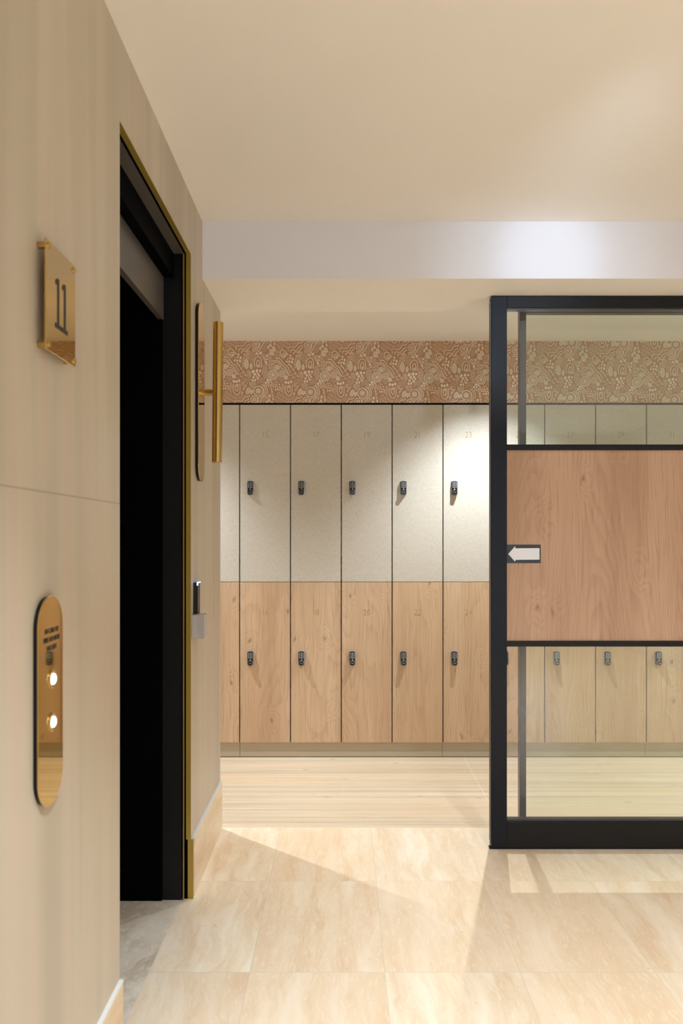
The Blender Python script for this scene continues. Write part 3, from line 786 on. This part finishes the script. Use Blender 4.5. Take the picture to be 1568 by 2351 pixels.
def one(cy):
    mb = MB(); s_ = 0.0045
    mb.prism([(cy - s_, -0.040), (cy + s_, -0.040), (cy + s_, 0.044), (cy - s_, 0.044), (cy - 0.014, 0.038), (cy - 0.012, 0.030), (cy - s_, 0.033)], 0, 0.0006, pm)
    mb.prism([(cy - 0.015, -0.0485), (cy + 0.015, -0.0485), (cy + 0.015, -0.040), (cy - 0.015, -0.040)], 0, 0.0006, pm)
    return mb
one(-0.0165).build('digit', M_INK, pq); one(0.0165).build('digit', M_INK, pq)

# capsule-shaped call panel
cp = empty('call_panel', (XW, 1.3915, 0.993), label='tall rounded brass call panel with two lit white buttons', cat='call panel')
cap = capsule(0, -0.193, 0.193, 0.0585)
MB().prism(capsule(0, -0.190, 0.190, 0.0555), 0.0, 0.0082, pm_ := (lambda u, v, w_: (w_, u, v))).build('backbox', M_FRAMEDARK, cp)
MB().prism(cap, 0.0080, 0.0105, pm_).build('plate', M_MIRRORBRASS, cp, bevel=0.0008)
for zc in (1.032 - 0.993, 0.953 - 0.993):
    bt = MB().lathe([(0.0175, 0.0104), (0.0175, 0.0125), (0.0150, 0.0135), (0.0138, 0.0125)], lambda u, v, w_: (w_, 0.003 + u, zc + v), 32).build('button', M_BRUSHBRASS, cp, smooth=True)
    MB().lathe([(0.0105, 0.0124), (0.0100, 0.0150), (0.0075, 0.0168), (0.003, 0.0175)], lambda u, v, w_: (w_, 0.003 + u, zc + v), 32).build('lens', M_BUTTON, bt, smooth=True)
for i, tx in enumerate(('IN CASE OF', 'FIRE DO NOT', 'USE LIFT')):
    me = text_mesh('lettering', tx, 0.0125, 0.0002); me.materials.clear(); me.materials.append(M_INK)
    t = bpy.data.objects.new('lettering', me); t.parent = cp; COL.objects.link(t)
    t.rotation_euler = (PI / 2, 0, PI / 2); t.location = (0.0109, 0.003, 0.1285 - 0.0158 * i)

# pull handle with its own rounded plate
ph = empty('pull_handle', (XW, 2.855, 1.8415), label='brushed brass T-shaped pull handle on a long rounded brass plate', cat='door handle')
MB().prism(capsule(0, -0.3335, 0.3335, 0.0565), 0.0, 0.0112, pm_).build('backbox', M_FRAMEDARK, ph)
MB().prism(capsule(0, -0.3365, 0.3365, 0.0595), 0.0110, 0.0135, pm_).build('plate', M_MIRRORBRASS, ph, bevel=0.0007)
MB().lathe([(0.0150, 0.013), (0.0150, 0.0155), (0.0122, 0.016), (0.0118, 0.0625)], lambda u, v, w_: (w_, u, v), 32).build('stem', M_BRUSHBRASS, ph, smooth=True)
bar = MB().lathe([(0.0178, -0.2635), (0.0190, -0.2622), (0.0190, 0.2622), (0.0178, 0.2635)], lambda u, v, w_: (0.0735 + u + 0.0095 * w_, v, w_), 40)
bar.build('bar', M_BRUSHBRASS, ph, smooth=True)

# card reader and clear box under it
rd = empty('card_reader', (XW, 2.782, 1.072), label='slim black card reader with a blue light at its top corner', cat='card reader')
MB().box(0, 0.0175, -0.022, 0.022, -0.058, 0.058).build('body', M_BLACKP, rd, bevel=0.002)
lb = MB().box(0.0135, 0.0184, -0.0225, -0.006, 0.0575, 0.0600).box(0.0135, 0.0184, -0.0232, -0.0215, 0.0475, 0.0600).box(0.0172, 0.0186, -0.0225, 0.0225, 0.0560, 0.0600)
lb.build('status_light', M_LED, rd)
bx = empty('switch_box', (XW, 2.760, 0.973), label='small pale translucent box below the black card reader', cat='switch box')
MB().box(0, 0.047, -0.030, 0.030, -0.043, 0.043).build('cover', M_ACRYL, bx, bevel=0.002)
MB().box(0.001, 0.012, -0.024, 0.024, -0.036, 0.036).build('base', M_WHITE, bx, bevel=0.002)
MB().box(0.012, 0.020, -0.010, 0.010, -0.010, 0.010).build('button', M_SILVER, bx, bevel=0.002)

# ------------------------------------------------------------------ recessed downlights
def downlight(x, y, z, label, group):
    o = empty('downlight', (x, y, z), label=label, cat='downlight', group=group)
    MB().lathe([(0.034, 0.0), (0.045, 0.0), (0.045, -0.003), (0.034, -0.004)], lambda u, v, w_: (u, v, w_), 32).build('trim_ring', M_WHITE, o, smooth=True)
    MB().lathe([(0.030, -0.0002), (0.030, -0.0012)], lambda u, v, w_: (u, v, w_), 32).build('lamp', M_LAMP, o)
names = ['at the left end', 'in the middle', 'at the right end']
for i, (x, y) in enumerate(LOCKER_LIGHTS): downlight(x, y, Z_LOCK, 'small round downlight over the lockers, %s of its row' % names[i], 'downlights over the lockers')
for i, (x, y) in enumerate(FRONT_LIGHTS): downlight(x, y, Z_FRONT, 'round downlight in the lobby ceiling, %s' % ('nearest the bulkhead', 'added near the camera to light the left wall', 'added as unseen fill by the right wall')[i], 'lobby downlights')

# made-up ceiling fixture, out of view, for the added bulkhead glow
sp = empty('spotlight', (0.80, 1.30, Z_FRONT), label='added unseen white fixture on the lobby ceiling for the glow on the bulkhead', cat='spotlight')
MB().lathe([(0.04, 0.0), (0.04, -0.02)], lambda u, v, w_: (u, v, w_), 32).build('base', M_WHITE, sp, smooth=True)
MB().box(-0.006, 0.006, -0.006, 0.006, -0.09, -0.02).build('stem', M_WHITE, sp)
MB().lathe([(0.028, -0.05), (0.032, -0.045), (0.032, 0.04), (0.027, 0.045)], lambda u, v, w_: (u, w_, v - 0.122), 32).build('head', M_WHITE, sp, smooth=True)
MB().lathe([(0.024, 0.045), (0.024, 0.047)], lambda u, v, w_: (u, w_, v - 0.122), 32).build('lamp', M_LAMP, sp)
